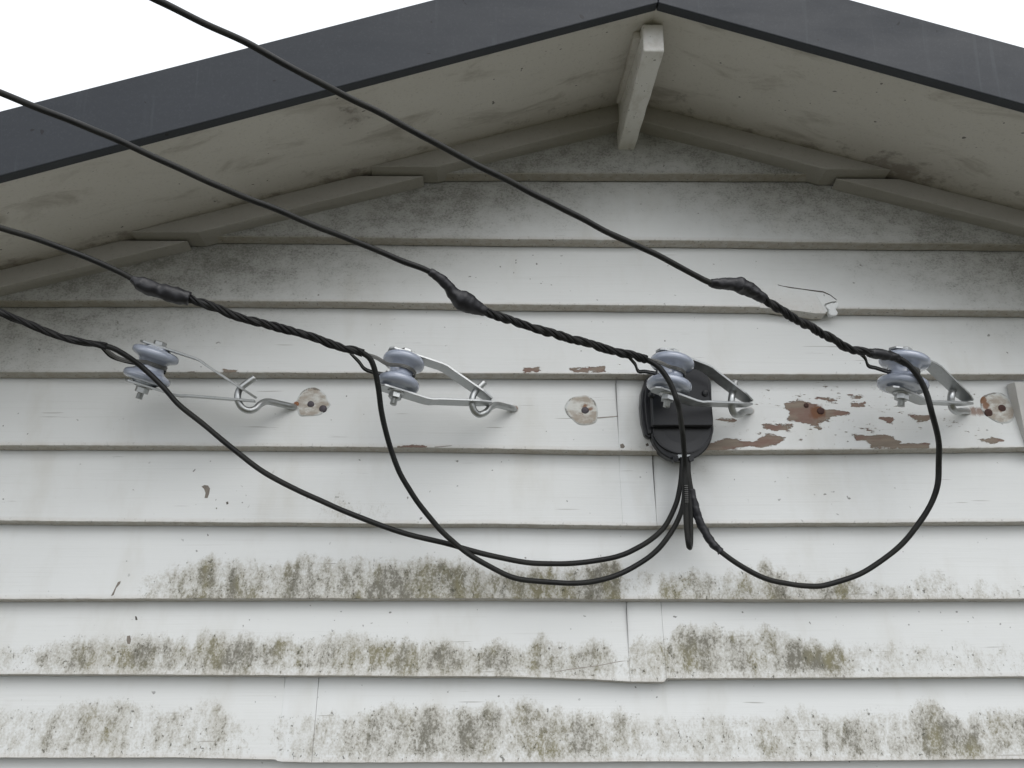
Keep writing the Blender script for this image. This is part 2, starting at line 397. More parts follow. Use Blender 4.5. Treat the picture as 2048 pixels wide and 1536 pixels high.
# ------------------------------------------------------------------ weatherboards
LIP = -0.026; BACK = -0.002; RISE = -0.0052; TOPY = 0.0065
EDGES = [
    [(0, 350), (1024, 347), (2048, 350)],
    [(0, 474), (480, 473), (700, 475), (1024, 480), (1350, 482), (1700, 486), (2048, 489)],
    [(0, 602), (350, 602), (700, 605), (1024, 610), (1350, 613), (1570, 616.5), (1680, 618.5), (1800, 620), (2048, 623)],
    [(0, 746), (300, 746), (700, 747), (1024, 748), (1350, 750), (2048, 750)],
    [(0, 892), (350, 893), (700, 895), (1024, 899), (1238, 903), (1303, 903.5), (1420, 902), (1750, 900), (2048, 896)],
    [(0, 1043), (400, 1046), (1024, 1050), (1240, 1053), (1312, 1053), (1420, 1049), (2048, 1045)],
    [(0, 1200), (500, 1198.5), (1024, 1198.5), (1600, 1201), (2048, 1199)],
    [(0, 1350), (512, 1352), (1024, 1355), (1180, 1360), (1258, 1365), (1331, 1366), (1333, 1359), (2048, 1355)],
    [(0, 1517), (350, 1517), (550, 1521), (556, 1525), (627, 1527), (1024, 1526), (1500, 1525), (2048, 1520)],
]
JOINTS = {4: [(1237, 0.0003), (1303, 0.0)], 5: [(1244, 0.0003), (1312, -0.0002)], 7: [(1259, 0.0010), (1331, -0.0004)], 8: [(557, 0.0004), (626, 0.0)]}
ALG = {   # row: top edge (px), strength along x
    5: ([(0, 995), (2048, 995)], [(600, 0), (660, .26), (700, .42), (760, .30), (830, .0), (2048, 0)]),
    6: ([(260, 1155), (340, 1122), (500, 1116), (620, 1106), (700, 1116), (800, 1126), (900, 1120), (1024, 1132), (1240, 1128), (1255, 1150), (1320, 1140), (1450, 1140), (1530, 1118), (1600, 1140), (1780, 1165), (1850, 1148), (2048, 1172)],
        [(120, 0), (262, .05), (300, .85), (420, 1), (1230, 1), (1256, .3), (1312, .35), (1325, .95), (1700, .95), (1780, .7), (1900, .5), (2048, .45)]),
    7: ([(0, 1292), (150, 1280), (300, 1272), (600, 1264), (800, 1268), (1000, 1280), (1215, 1275), (1270, 1285), (1330, 1275), (1430, 1252), (1650, 1268), (1750, 1290), (2048, 1295)],
        [(0, .35), (80, .7), (200, .9), (1000, .95), (1215, .8), (1240, .15), (1262, .5), (1290, .75), (1345, .75), (1400, 1), (1680, .9), (1780, .42), (2048, .32)]),
    8: ([(0, 1418), (250, 1405), (400, 1410), (520, 1440), (590, 1435), (700, 1425), (820, 1402), (1000, 1398), (1240, 1408), (1300, 1440), (1380, 1420), (1700, 1425), (1880, 1415), (2048, 1412)],
        [(0, .62), (300, .68), (480, .5), (530, .15), (570, .5), (620, .7), (760, .75), (830, 1), (1230, 1), (1280, .55), (1340, .62), (1700, .72), (1880, .9), (2048, .85)]),
}
def c6(lst): return [(1250 + x / 2.56, 500 + y / 2.56) for x, y in lst]
PEELS = {4: [c6(q) for q in (
    [(820, 785), (880, 775), (930, 780), (1000, 812), (1100, 822), (1150, 838), (1060, 850), (1030, 868), (985, 880), (1005, 925), (970, 900), (900, 875), (835, 868), (850, 835), (830, 810)],
    [(700, 895), (860, 897), (850, 912), (770, 928), (720, 915)],
    [(405, 1005), (520, 968), (600, 982), (660, 980), (740, 945), (822, 962), (790, 992), (700, 1010), (640, 998), (560, 1015), (440, 1032), (405, 1030)],
    [(975, 756), (1105, 760), (1050, 776)], [(1140, 748), (1212, 750), (1200, 762), (1150, 758)],
    [(1450, 845), (1562, 852), (1552, 878), (1500, 882)],
    [(1180, 955), (1350, 948), (1412, 980), (1390, 1012), (1262, 1012), (1240, 978), (1190, 972)],
    [(1390, 994), (1556, 994), (1552, 1016), (1400, 1014)], [(1822, 972), (1880, 960), (1932, 976), (1870, 988)],
    [(1300, 858), (1372, 860), (1366, 888)], [(462, 861), (577, 864), (562, 877), (478, 873)], [(1150, 783), (1226, 784), (1226, 798), (1162, 797)],
    [(400, 1040), (560, 1045), (560, 1060), (400, 1062)])] + [[(795, 890), (850, 891), (852, 897), (795, 897)]],
    3: [[(1138, 737), (1208, 733), (1212, 743), (1140, 744)], [(1048, 737), (1080, 735), (1075, 742), (1050, 742)], [(445, 739), (474, 741), (470, 747), (448, 746)], [(370, 745), (395, 745), (392, 750), (372, 750)]]}
PEEL_BG = {4: [(0, .0), (900, 0.02), (1225, 0.04), (1330, .08), (1430, .23), (1700, .25), (1960, .22), (2048, .12)], 3: [(0, 0), (980, 0), (1010, .10), (1080, .14), (1220, .08), (1300, .03), (2048, .02)]}
RUST = {4: [(1635, 824, 18, 1.0), (1640, 845, 10, .7), (1641, 868, 6, .5), (1945, 822, 14, .8), (1960, 821, 12, .9), (1302, 897, 12, .6), (1030, 816, 9, .5), (592, 812, 7, .5)]}
def inpoly(x, y, poly):
    c = False; n = len(poly)
    for i in range(n):
        (x1, y1), (x2, y2) = poly[i], poly[i - 1]
        if (y1 > y) != (y2 > y) and x < (x2 - x1) * (y - y1) / (y2 - y1) + x1: c = not c
    return c
def sdist(x, y, poly):
    d = 1e9
    for i in range(len(poly)):
        (x1, y1), (x2, y2) = poly[i], poly[i - 1]; dx, dy = x2 - x1, y2 - y1
        t = max(0, min(1, ((x - x1) * dx + (y - y1) * dy) / (dx * dx + dy * dy + 1e-9)))
        d = min(d, math.hypot(x - x1 - t * dx, y - y1 - t * dy))
    return d if inpoly(x, y, poly) else -d
CRACK = [(1500, 563), (1552, 570), (1580, 576), (1625, 583), (1648, 585), (1662, 592), (1676, 602)]

def edge_world(k, x):
    """height of the lower lip of row k at world x"""
    px = 1024 + x * F_PX / 1.6
    if k < len(EDGES):
        for _ in range(4):
            py = lin(EDGES[k], px); p = P(px, py, LIP); px += (x - p.x) * F_PX / 1.6
        z = p.z
    else:
        z = edge_world(8, x) - 0.1485 * (k - 8)
    n = mnoise.noise(Vector((x * 9, k * 7.3, 0))) * 0.0008 + mnoise.noise(Vector((x * 60, k * 3.1, 5))) * 0.0005
    return z + n
def row_joint_x(k, px): return P(px, lin(EDGES[k], px) - 60, LIP).x
def make_board(k, x0, x1, dy, fine, end_l=True, end_r=True):
    xs = []
    x = x0
    while x < x1 - 1e-6:
        xs.append(x)
        inview = -1.12 < x < 1.16
        st = (0.0045 if fine else 0.009) if inview else 0.06
        if k == 2 and 0.48 < x < 0.72: st = 0.0025
        x += st
    xs.append(x1)
    nr = 34 if fine else (30 if k == 2 else 18)
    vs = []; A = {n: [] for n in ('grime', 'algae', 'mould_shade', 'peel', 'rust')}; cols = []
    for x in xs:
        zb = edge_world(k, x); zt = (edge_world(k - 1, x) if k > 0 else ZA) + 0.022
        zr = zroof(x) + 0.003
        if zb > zr - 0.004: cols.append(None); continue
        zt_c = min(zt, zr); H = max(zt - zb, 0.05)
        px, _ = proj((x, LIP, zb))
        base = len(vs)
        ends = [(BACK, zb + RISE), (LIP + 0.0018, zb + 0.0003), (LIP, zb + 0.0020)]
        rows = ends + [(None, zb + 0.0020 + (zt_c - zb - 0.0020) * (j / nr)) for j in range(1, nr + 1)]
        for j, (y, z) in enumerate(rows):
            if y is None: y = LIP + (TOPY - LIP) * ((z - zb) / H)
            y += dy
            y -= mnoise.noise(Vector((x * 2.3, k * 5.0, z * 6))) * 0.0006 if j > 1 else 0
            q = proj((x, y, z))
            vs.append(Vector((x, y, z)))
            A['grime'].append(1.0 if j < 2 else (0.45 if j == 2 else 0.0))
            al = 0.0
            if k in ALG:
                t, s = ALG[k]; te = lin(t, q[0]) + 26 * mnoise.noise(Vector((x * 17, k * 2.2, 1))) + 13 * mnoise.noise(Vector((x * 55, k * 1.2, 4)))
                al = lin(s, q[0]) * sstep(-16, 26, q[1] - te)
                eb = lin(EDGES[k], q[0]) - q[1]
                if k != 6: al *= 0.55 + 0.45 * sstep(0, 26, eb)
            elif k > 8: al = 0.7 * sstep(0.10, 0.06, z - zb)
            if al > 0 and k in ALG:
                al *= max(0.55, 1.0 + 0.30 * mnoise.noise(Vector((x * 13, k * 9.1, z * 3))) + 0.35 * mnoise.noise(Vector((x * 41, k * 4.7, z * 9))))
                al = min(1.1, al)
            A['algae'].append(al if j > 1 else 0)
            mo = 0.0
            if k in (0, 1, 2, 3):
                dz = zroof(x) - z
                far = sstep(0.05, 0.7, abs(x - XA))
                mo = sstep(0.40 - 0.06 * (1 - far), 0.07, dz) * (0.92 if x < XA else 0.86)  # deepens towards the roofline: grime film plus painted eave shade
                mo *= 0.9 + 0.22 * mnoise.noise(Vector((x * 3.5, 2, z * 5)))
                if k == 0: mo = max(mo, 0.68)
            for (bx, by, br, bs) in ((1400, 940, 34, .42), (1345, 932, 26, .30), (1284, 772, 18, .40), (1290, 892, 20, .45), (1900, 905, 60, .10)):  # dirt stains round the box, doubling as its contact shade
                if k in (4, 5): mo = max(mo, bs * math.exp(-(((q[0] - bx) / br) ** 2 + ((q[1] - by) / (br * .8)) ** 2)))
            A['mould_shade'].append(max(0, min(1, mo)) * (0.35 if j < 2 else 1.0))
            pe = 0.0
            if k in PEELS and j > 1:
                pe = lin(PEEL_BG[k], q[0])
                if q[0] > 1270 or k == 3 or q[0] < 900:
                    for poly in PEELS[k]:
                        if poly[0][0] - 160 < q[0] < poly[0][0] + 200:
                            pe = max(pe, min(1.0, 0.62 + sdist(q[0], q[1], poly) / 11.0))
            A['peel'].append(max(0, pe))
            ru = 0.0
            for (rx, ry, rr, st) in RUST.get(k, []):
                ru = max(ru, st * math.exp(-((q[0] - rx) ** 2 + (q[1] - ry) ** 2) / (rr * rr)))
            A['rust'].append(ru)
        cols.append(base)
    R = nr + 3; fs = []
    for a, b in zip(cols, cols[1:]):
        if a is None or b is None: continue
        for j in range(R - 1): fs.append((a + j, b + j, b + j + 1, a + j + 1))
    good = [c for c in cols if c is not None]
    if not fs: return None
    for c, rev in ((good[0], False), (good[-1], True)):      # close the sawn ends
        top = vs[c + R - 1]; n = len(vs); vs.append(Vector((top.x, BACK, top.z)))
        for nme in A: A[nme].append(0)
        loop = [c + j for j in range(R)] + [n]
        fs.append(tuple(loop if rev else loop[::-1]))
    me = bpy.data.meshes.new('weatherboard'); me.from_pydata([v - Vector(HO) for v in vs], [], fs); me.update()
    for nme, arr in A.items():
        at = me.attributes.new(nme, 'FLOAT', 'POINT'); at.data.foreach_set('value', arr)
    me.materials.append(M_BOARD)
    o = bpy.data.objects.new('weatherboard', me); C.objects.link(o); o.parent = wall
    return o
for k in range(0, 19):
    zb = edge_world(k, 0.0)
    if zb < 0.1: break
    reach = (ZA - zb) / min(SL, SR) + 0.05
    xl, xr = max(XA - HALF, XA - reach), min(XA + HALF, XA + reach)
    cuts = [(xl, 0.0)] + [(row_joint_x(k, px), d) for px, d in JOINTS.get(k, [])] + [(xr, 0)]
    for i in range(len(cuts) - 1):
        a, b = cuts[i][0], cuts[i + 1][0]
        dy = -cuts[i][1] if i > 0 else 0.0
        make_board(k, a + ((0.0001, 0.0001, 0.00035)[i] if i < 3 else 0), b - ((0.0001, 0.0003)[i] if i < len(cuts) - 2 else 0), dy, k in (3, 4) and (i == len(cuts) - 2 or k == 3))
# right-hand cover strip at the edge of the picture
cs = MB(); q = [P(2012, 752, LIP), P(2048, 906, LIP)]
cs.prism([P(2029, 764, -0.033), P(2120, 764, -0.033), P(2120, 899, -0.033), P(2056, 899, -0.033)],
         [Vector((p.x, -0.006, p.z)) for p in (P(2029, 764, -0.033), P(2120, 764, -0.033), P(2120, 899, -0.033), P(2056, 899, -0.033))])
cs.build('cover_strip', M_COVER, wall, HO, bevel=0.001)
# split line in the broken board
def ribbon(pts, w, y=-0.0006):
    mb = MB()
    for i, (p, q) in enumerate(zip(pts, pts[1:])):
        pass
    L = []
    for i, p in enumerate(pts):
        L.append((p + Vector((0, y, w[i])), p + Vector((0, y, -w[i]))))
    for (a, b), (c, d) in zip(L, L[1:]):
        mb.prism([a, b, d, c], [a + Vector((0, .004, 0)), b + Vector((0, .004, 0)), d + Vector((0, .004, 0)), c + Vector((0, .004, 0))])
    return mb
def yface(px, py, k):
    """depth of the painted face of row k at a pixel"""
    y = LIP
    for _ in range(4):
        p = P(px, py, y); zb = edge_world(k, p.x); zt = edge_world(k - 1, p.x) + 0.022
        y = LIP + (TOPY - LIP) * max(0, min(1, (p.z - zb) / (zt - zb)))
    return y
top = [(1520, 566), (1552, 570), (1580, 576), (1605, 579.5), (1628, 583), (1646, 585.5), (1660, 592), (1674, 602)]
right = [(1662, 603.5), (1651, 607), (1647, 612), (1652, 617), (1655, 622), (1650, 626.5)]
bot = [(1630, 626.5), (1600, 622), (1570, 618.5), (1545, 616.5), (1520, 615.2)]
out = top + right + bot
def proud(x): return 0.0006 + 0.0062 * sstep(1515, 1640, x)
fr = [P(x, y, yface(x, y, 2) - proud(x)) for x, y in out]
nb = len(top) + len(right) - 1
spl = MB(); spl.prism(fr, [p + Vector((0, 0.022, -0.0066 * sstep(1518, 1560, out[i][0]) + 0.0003 if i >= nb else 0.0)) for i, p in enumerate(fr)])
so = spl.build('loose_splinter', M_BOARD, wall, HO, fix=True)
ga = so.data.attributes.new('grime', 'FLOAT', 'POINT'); nf = len(fr)
ga.data.foreach_set('value', [1.0 if i >= nf else (0.5 if i >= nb else 0.0) for i in range(2 * nf)])
cr = [(1556, 569.5), (1566, 572.5), (1585, 575.5), (1605, 578), (1628, 581.5), (1646, 583.5), (1661, 590), (1673, 599.5)]
crw = [.0002, .0006, .0009, .0005, .0010, .0011, .0005, .0003]
ribbon([P(x, y, yface(x, y, 2) - 0.0012) for x, y in cr], crw).build('split', M_DIRT, wall, HO, fix=True)
fl = MB()
lump = [P(x, y, yface(x, y, 2) - 0.0035) for x, y in ((1652, 609), (1664, 605), (1676, 605), (1679, 611), (1672, 618), (1677, 625), (1674, 631), (1663, 632), (1657, 627), (1658, 620), (1652, 614))]
fl.prism(lump, [p + Vector((0, .012, 0)) for p in lump]); M_LUMP = mat_plain('white_filler', (0.74, 0.755, 0.755), 0.5, 0, 0.06, 60)
fl.build('filler_lump', M_LUMP, wall, HO, bevel=0.0022)
# round filler patches with nails
def patch(pts, k, rust_pts=(), name='filler_patch'):
    cx = sum(p[0] for p in pts) / len(pts); cy = sum(p[1] for p in pts) / len(pts)
    ring = []
    n0 = len(pts)
    for i in range(n0 * 5):
        a = i / 5; p, q = pts[int(a) % n0], pts[(int(a) + 1) % n0]; pp, qq = pts[int(a) - 1], pts[(int(a) + 2) % n0]; t = a - int(a)
        f = lambda u: 0.5 * (2 * p[u] + (q[u] - pp[u]) * t + (2 * pp[u] - 5 * p[u] + 4 * q[u] - qq[u]) * t * t + (3 * p[u] - pp[u] - 3 * q[u] + qq[u]) * t ** 3)
        ring.append((f(0), f(1)))
    vs = []; fs = []; ed = []; ru = []; rim = []; m = len(ring); lev = (1.0, .93, .82, .65, .45, .25)
    for li, s in enumerate(lev):
        for (x, y) in ring:
            X, Y = cx + (x - cx) * s, cy + (y - cy) * s
            h = 0.0004 if li == 0 else (0.0016 + 0.0007 * mnoise.noise(Vector((X * .09, Y * .09, 1))))
            vs.append(P(X, Y, yface(X, Y, k) - h + (0.001 if li == 0 else 0)))
            rim.append((1, .95, .55, .1, 0, 0)[li])
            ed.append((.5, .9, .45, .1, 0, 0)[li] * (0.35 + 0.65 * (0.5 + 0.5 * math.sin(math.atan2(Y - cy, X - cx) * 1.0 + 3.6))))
            ru.append(max([0] + [st * math.exp(-((X - a) ** 2 + (Y - b) ** 2) / (r * r)) for a, b, r, st in rust_pts]))
    for li in range(len(lev) - 1):
        for i in range(m):
            j = (i + 1) % m; fs.append((li * m + i, (li + 1) * m + i, (li + 1) * m + j, li * m + j))
    fs.append(tuple((len(lev) - 1) * m + i for i in range(m))[::-1])
    me = bpy.data.meshes.new(name); me.from_pydata([v - Vector(HO) for v in vs], [], fs)
    for nm, ar in (('rim', rim), ('edge', ed), ('rust', ru)):
        at = me.attributes.new(nm, 'FLOAT', 'POINT'); at.data.foreach_set('value', ar)
    bm = bmesh.new(); bm.from_mesh(me); bmesh.ops.recalc_face_normals(bm, faces=bm.faces)
    for f_ in bm.faces:
        if f_.normal.y > 0: f_.normal_flip()
        f_.smooth = True
    bm.to_mesh(me); bm.free()
    me.materials.append(M_PUTTY); o = bpy.data.objects.new(name, me); C.objects.link(o); o.parent = wall
def nail(px, py, r, mat, k=4, name='nail_head'):
    c = P(px, py, yface(px, py, k)); R = r * 1.55 / F_PX
    mb = MB(); M = Matrix.Translation(c) @ Matrix.Rotation(rad(90), 4, 'X')
    mb.lathe([(0.0, R), (0.0022, R), (0.0030, R * 0.8), (0.0033, R * 0.3)], 14, M); mb.build(name, mat, wall, HO, fix=True)
z3 = lambda L, ox, oy, s: [(ox + x / s, oy + y / s) for x, y in L]
patch(z3([(400, 820), (540, 560), (760, 440), (960, 460), (1180, 620), (1240, 760), (1310, 900), (1150, 1060), (1000, 1170), (700, 1190), (490, 1180), (430, 1000)], 560, 740, 12.8), 4,
      [(617, 780, 5, .7), (594, 808, 5, .8)])
nail(622, 809, 7.2, M_NAIL); nail(646.5, 818, 8, M_NAIL)
patch(z3([(440, 560), (540, 420), (700, 370), (860, 370), (980, 450), (1040, 580), (1050, 720), (1010, 860), (860, 910), (700, 900), (570, 800), (470, 700)], 1080, 750, 9.036), 4,
      [(1170, 812, 8, .9), (1181, 817, 7, .8), (1166, 828, 6, .35)])
nail(1170, 821.5, 8, M_NAIL)
nail(1641, 822, 7.5, M_RUST); nail(1612, 811, 5, M_RUST)
patch(z3([(1565, 760), (1640, 710), (1760, 690), (1870, 740), (1930, 830), (1955, 930), (1900, 1030), (1780, 1040), (1690, 1000), (1600, 930), (1560, 850)], 1680, 660, 5.565), 4,
      [(1965, 800, 9, 1.0), (1972, 812, 9, 1.0), (1978, 824, 10, 1), (2002, 817, 9, .9)])
nail(1976, 826, 8.5, M_RUST); nail(2003, 817, 8, M_RUST)
nail(593, 808.5, 5.6, M_PLUG, name='hook_plug'); nail(1031, 817, 4.6, M_PLUG, name='hook_plug')
def chip(pts, k, mat=None):
    fr = [P(x, y, yface(x, y, k) - 0.0004) for x, y in pts]
    mb = MB(); mb.prism(fr, [p + Vector((0, .003, 0)) for p in fr]); mb.build('paint_chip', mat or M_DIRT, wall, HO, fix=True)
M_CRACK = mat_plain('fine_crack_dirt', (0.30, 0.275, 0.245), 0.9, 0, 0.5, 90)
M_CHIP = mat_plain('bare_chip_wood', (0.21, 0.185, 0.16), 0.9, 0, 0.55, 170, 0.5)
chip([(403, 973), (409, 970), (416, 971), (420, 977), (418, 988), (415, 996), (409, 996), (411, 986), (408, 978)], 5, M_CHIP)
chip([(452, 1004), (456, 1003), (457, 1008), (453, 1009)], 5); chip([(431, 1016), (434, 1015), (434, 1019)], 5)
chip([(254, 1272), (260, 1271), (262, 1279), (260, 1288), (255, 1288), (253, 1280)], 7, M_CHIP)
chip([(270, 1232), (273, 1233), (275, 1240), (271, 1240)], 7)
chip([(1240, 889), (1246, 887), (1250, 893), (1247, 897), (1241, 896)], 4, M_CHIP); chip([(1291, 888), (1296, 886), (1298, 891), (1293, 893)], 4)
chip([(870, 893), (905, 890.5), (902, 892), (885, 894), (868, 895)], 4, M_CRACK)
chip([(222, 1192), (228, 1180), (236, 1164), (241, 1162), (240, 1167), (232, 1176), (227, 1190)], 6, M_CHIP)
chip([(1090, 1347), (1140, 1337.5), (1200, 1330), (1240, 1322), (1258, 1321), (1240, 1323.5), (1200, 1331.5), (1140, 1339.5)], 7, M_CRACK)
chip([(1160, 836.5), (1185, 835.5), (1236, 831.5), (1236, 833), (1200, 836.5), (1160, 837.5)], 4, M_CRACK)
# ------------------------------------------------------------------ trim pieces under the soffit
TH = 0.043; TY = -0.057
def trim_piece(side, z_hi, z_lo, yf, yb, beam_x=None):
    s = SL if side < 0 else SR
    def X(z, off): return XA + side * (ZA - off - z) / s        # where the line (offset below the soffit) is at height z
    zt = lambda x: zroof(x) + 0.004
    lo_top = X(z_lo, 0); lo_bot = X(z_lo, TH)
    if beam_x is not None:
        poly = [(beam_x, zt(beam_x)), (lo_top, z_lo), (lo_bot, z_lo), (beam_x, zroof(beam_x) - TH)]
    else:
        poly = [(X(z_hi, 0), z_hi), (lo_top, z_lo), (lo_bot, z_lo), (X(z_hi, TH), z_hi)]
    zh = z_hi if beam_x is None else z_lo + 0.15
    fy = lambda z: yf + 0.024 * max(0.0, min(1.0, (z - z_lo) / (zh - z_lo)))      # the face follows the lean of the boards
    fr = [Vector((x, fy(z), z)) for x, z in poly]
    bk = [Vector((x, yb, z - (0.010 if n in (2, 3) or (n == 1) else 0.0))) for n, (x, z) in enumerate(poly)]
    mb = MB(); mb.prism(fr, bk)
    o = mb.build('trim_board', M_TRIM, wall, HO, bevel=0.0010, seg=1)
def mat_trim():
    m = MT('grubby_trim_paint'); a = m.noise(m.pos((8, 8, 20)), 1, 5, 0.65); f = m.noise(m.pos((150, 150, 150)), 1, 3, 0.7)
    col = m.mix(a, (0.33, 0.315, 0.29), (0.47, 0.455, 0.425)); col = m.mix(m.ramp(f, 0.55, 0.75, 0, 0.4), col, (0.22, 0.20, 0.17))
    return m.set(col, 0.7, None, m.bump(f, 0.2, 0.001), 0.3)
M_TRIM = mat_trim()
zcut = [P(1300, 336, TY).z, P(1200, 468, TY).z, edge_world(2, XA) + 0.008, edge_world(3, XA) + 0.008, edge_world(4, XA), edge_world(5, XA)]
for side in (-1, 1):
    for i in range(len(zcut)):
        dy = 0.002 * i
        trim_piece(side, (zcut[i - 1] - 0.009) if i else 0, zcut[i], TY + 0.0008 * i, -0.002, (0.272 + side * 0.018) if i == 0 else None)

# ------------------------------------------------------------------ roof: soffit, ridge beam, barge flashing, sheets
rf = MB()
XE = HALF + 0.35
for side in (-1, 1):
    xe = XA + side * XE; ze = zroof(xe)
    q = [(XA, -OVH - 0.012, ZA + 0.085), (xe, -OVH - 0.012, ze + 0.085), (xe, 6.2, ze + 0.085), (XA, 6.2, ZA + 0.085)]
    rf.prism([Vector(p) for p in q], [Vector(p) + Vector((0, 0, 0.02)) for p in q])
roof = rf.build('roof', M_ROOF, house, HO, fix=True)
for side in (-1, 1):
    xs = [XA + side * XE * t / 90 for t in range(91)]; ys = [-OVH - 0.004 + (OVH + 0.010) * t / 16 for t in range(17)]
    vs = []; mo = []
    for x in xs:
        for y in ys:
            z = zroof(x) + mnoise.noise(Vector((x * 2.5, y * 5, 3))) * 0.0012
            vs.append(Vector((x, y, z))); q = proj((x, y, z))
            d = sstep(-0.16, -0.02, y) * 0.62  # soffit grime with shade painted in towards the wall
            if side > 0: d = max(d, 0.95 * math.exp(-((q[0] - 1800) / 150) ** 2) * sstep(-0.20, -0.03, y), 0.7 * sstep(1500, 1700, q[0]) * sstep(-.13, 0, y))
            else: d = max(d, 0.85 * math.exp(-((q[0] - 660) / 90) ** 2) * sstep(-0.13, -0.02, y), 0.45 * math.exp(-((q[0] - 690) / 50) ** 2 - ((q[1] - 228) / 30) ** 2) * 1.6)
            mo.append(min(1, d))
    n = len(ys); fs = []
    for i in range(len(xs) - 1):
        for j in range(n - 1):
            f = (i * n + j, i * n + j + 1, (i + 1) * n + j + 1, (i + 1) * n + j); fs.append(f if side > 0 else f[::-1])
    nv = len(vs); vs2 = [v + Vector((0, 0, 0.009)) for v in vs]; vs += vs2; mo += [0] * nv
    fs += [tuple(i + nv for i in f[::-1]) for f in list(fs)]
    me = bpy.data.meshes.new('soffit_panel'); me.from_pydata([v - Vector(HO) for v in vs], [], fs)
    at = me.attributes.new('mould_shade', 'FLOAT', 'POINT'); at.data.foreach_set('value', mo)
    for p_ in me.polygons: p_.use_smooth = True
    me.materials.append(M_SOF); o = bpy.data.objects.new('soffit_panel', me); C.objects.link(o); o.parent = roof
    # barge flashing: folded metal face with a return under it
    yf, yb = -OVH - 0.026, -OVH - 0.004
    b = MB(); X0, X1 = XA + side * 0.0006, XA + side * XE
    H = 0.122 if side < 0 else 0.114
    zlo = -0.004
    fr = [Vector((X0, yf, zroof(X0) + zlo)), Vector((X1, yf, zroof(X1) + zlo)), Vector((X1, yf, zroof(X1) + H)), Vector((X0, yf, zroof(X0) + H))]
    b.prism(fr, [p + Vector((0, yb - yf, 0)) for p in fr])
    b.build('barge_flashing', M_FLASH, roof, HO, bevel=0.0018)
bm_ = MB()
bf = [P(1287, 102, -OVH + 0.03), P(1329, 102, -OVH + 0.03)]
fx0, fx1, fz = bf[0].x, bf[1].x, bf[0].z; bk0, bk1, bz = P(1235, 303, -0.01).x, P(1268, 303, -0.01).x, P(1250, 303, -0.01).z
yfr, ybk = -OVH + 0.03, -0.004
N = 24; secs = []
for i in range(N + 1):
    t = i / N; y = yfr + (ybk - yfr) * t
    a, c, z = fx0 + (bk0 - fx0) * t, fx1 + (bk1 - fx1) * t, fz + (bz - fz) * t
    w = lambda s: mnoise.noise(Vector((y * 30, s, 0))) * 0.0012
    zt = ZA - 0.006
    secs.append([Vector((a + w(1), y, z + w(2))), Vector((c + w(3), y, z + w(4))), Vector((c + w(5), y, zt)), Vector((a + w(6), y, zt))])
vs = [v for s_ in secs for v in s_]; fs = [(3, 2, 1, 0), tuple(N * 4 + j for j in range(4))]
for i in range(N):
    for j in range(4): fs.append((i * 4 + j, i * 4 + (j + 1) % 4, (i + 1) * 4 + (j + 1) % 4, (i + 1) * 4 + j))
bm_.add(vs, fs); bm_.build('ridge_beam', M_BEAM, roof, HO, bevel=0.003, seg=3)
# slim packing strip beside the beam top
pk = MB(); pk.box(fx0 - 0.014, fx0 - 0.001, yfr + 0.02, -0.06, zroof(fx0 - 0.014) - 0.012, zroof(fx0 - 0.014) + 0.003)
pk.build('packing_strip', M_SOF, roof, HO, bevel=0.001)

# ------------------------------------------------------------------ reel insulators on screw hooks
SPOOL_PROF = [(-.0375, .012), (-.0375, .0185), (-.0350, .0225), (-.0335, .0250), (-.0330, .0310), (-.0310, .0370), (-.0275, .0402), (-.0230, .0410), (-.0185, .0400), (-.0155, .0370), (-.0130, .0310), (-.0105, .0262), (-.006, .0238), (0, .0230)]
SPOOL_PROF = SPOOL_PROF + [(-z, r) for z, r in SPOOL_PROF[-2::-1]]
INS = [  # centre px, axis tilt in the picture (deg to the right), lean s, tip px, label
    dict(c=(303, 732), tilt=19.5, s=0.03, tip=(511, 799), rad=1.06),
    dict(c=(802, 746), tilt=14, s=0.42, tip=(981, 803.5), rad=0.98),
    dict(c=(1341, 749), tilt=7, s=0.40, tip=(1499, 807), rad=1.03),
    dict(c=(1807, 746), tilt=4, s=0.36, tip=(1937, 805), rad=1.10),
]
TIPY = -0.085
def solve_ins(d):
    def trial(Y):
        c = P(*d['c'], Y); v = (c - cO).normalized()
        up = (cU - v * cU.dot(v)).normalized(); rt = v.cross(up)
        e = up * math.cos(rad(d['tilt'])) + rt * math.sin(rad(d['tilt']))
        a = v * d['s'] + e * math.sqrt(1 - d['s'] ** 2)
        r = ray(*d['tip']); k = (c - cO).dot(a) / r.dot(a); tip = cO + r * k
        return c, a.normalized(), tip
    best = None
    for i in range(400):
        Y = -0.05 - i * 0.0005; c, a, tip = trial(Y); L = (tip - c).length
        cost = abs(tip.y - TIPY) + 0.6 * abs(L - 0.205)
        if best is None or cost < best[0]: best = (cost, Y, c, a, tip, L)
    return best
spool0 = bolt0 = nut0 = None
LBL = ['grey porcelain reel insulator seen edge on, on the leftmost of the four hooks',
       'grey porcelain reel insulator with broad strap, between the two round filler patches left',
       'grey porcelain reel insulator hanging in front of the black junction box',
       'grey porcelain reel insulator above peeling paint, rightmost on the wall']
HLBL = ['galvanised screw hook beside the leftmost filler patch, its whole curl in view',
        'galvanised screw hook with orange plug at its root, left of the black junction box',
        'galvanised screw hook just right of the black junction box',
        'galvanised screw hook beside the rusty filler patch at the right edge']
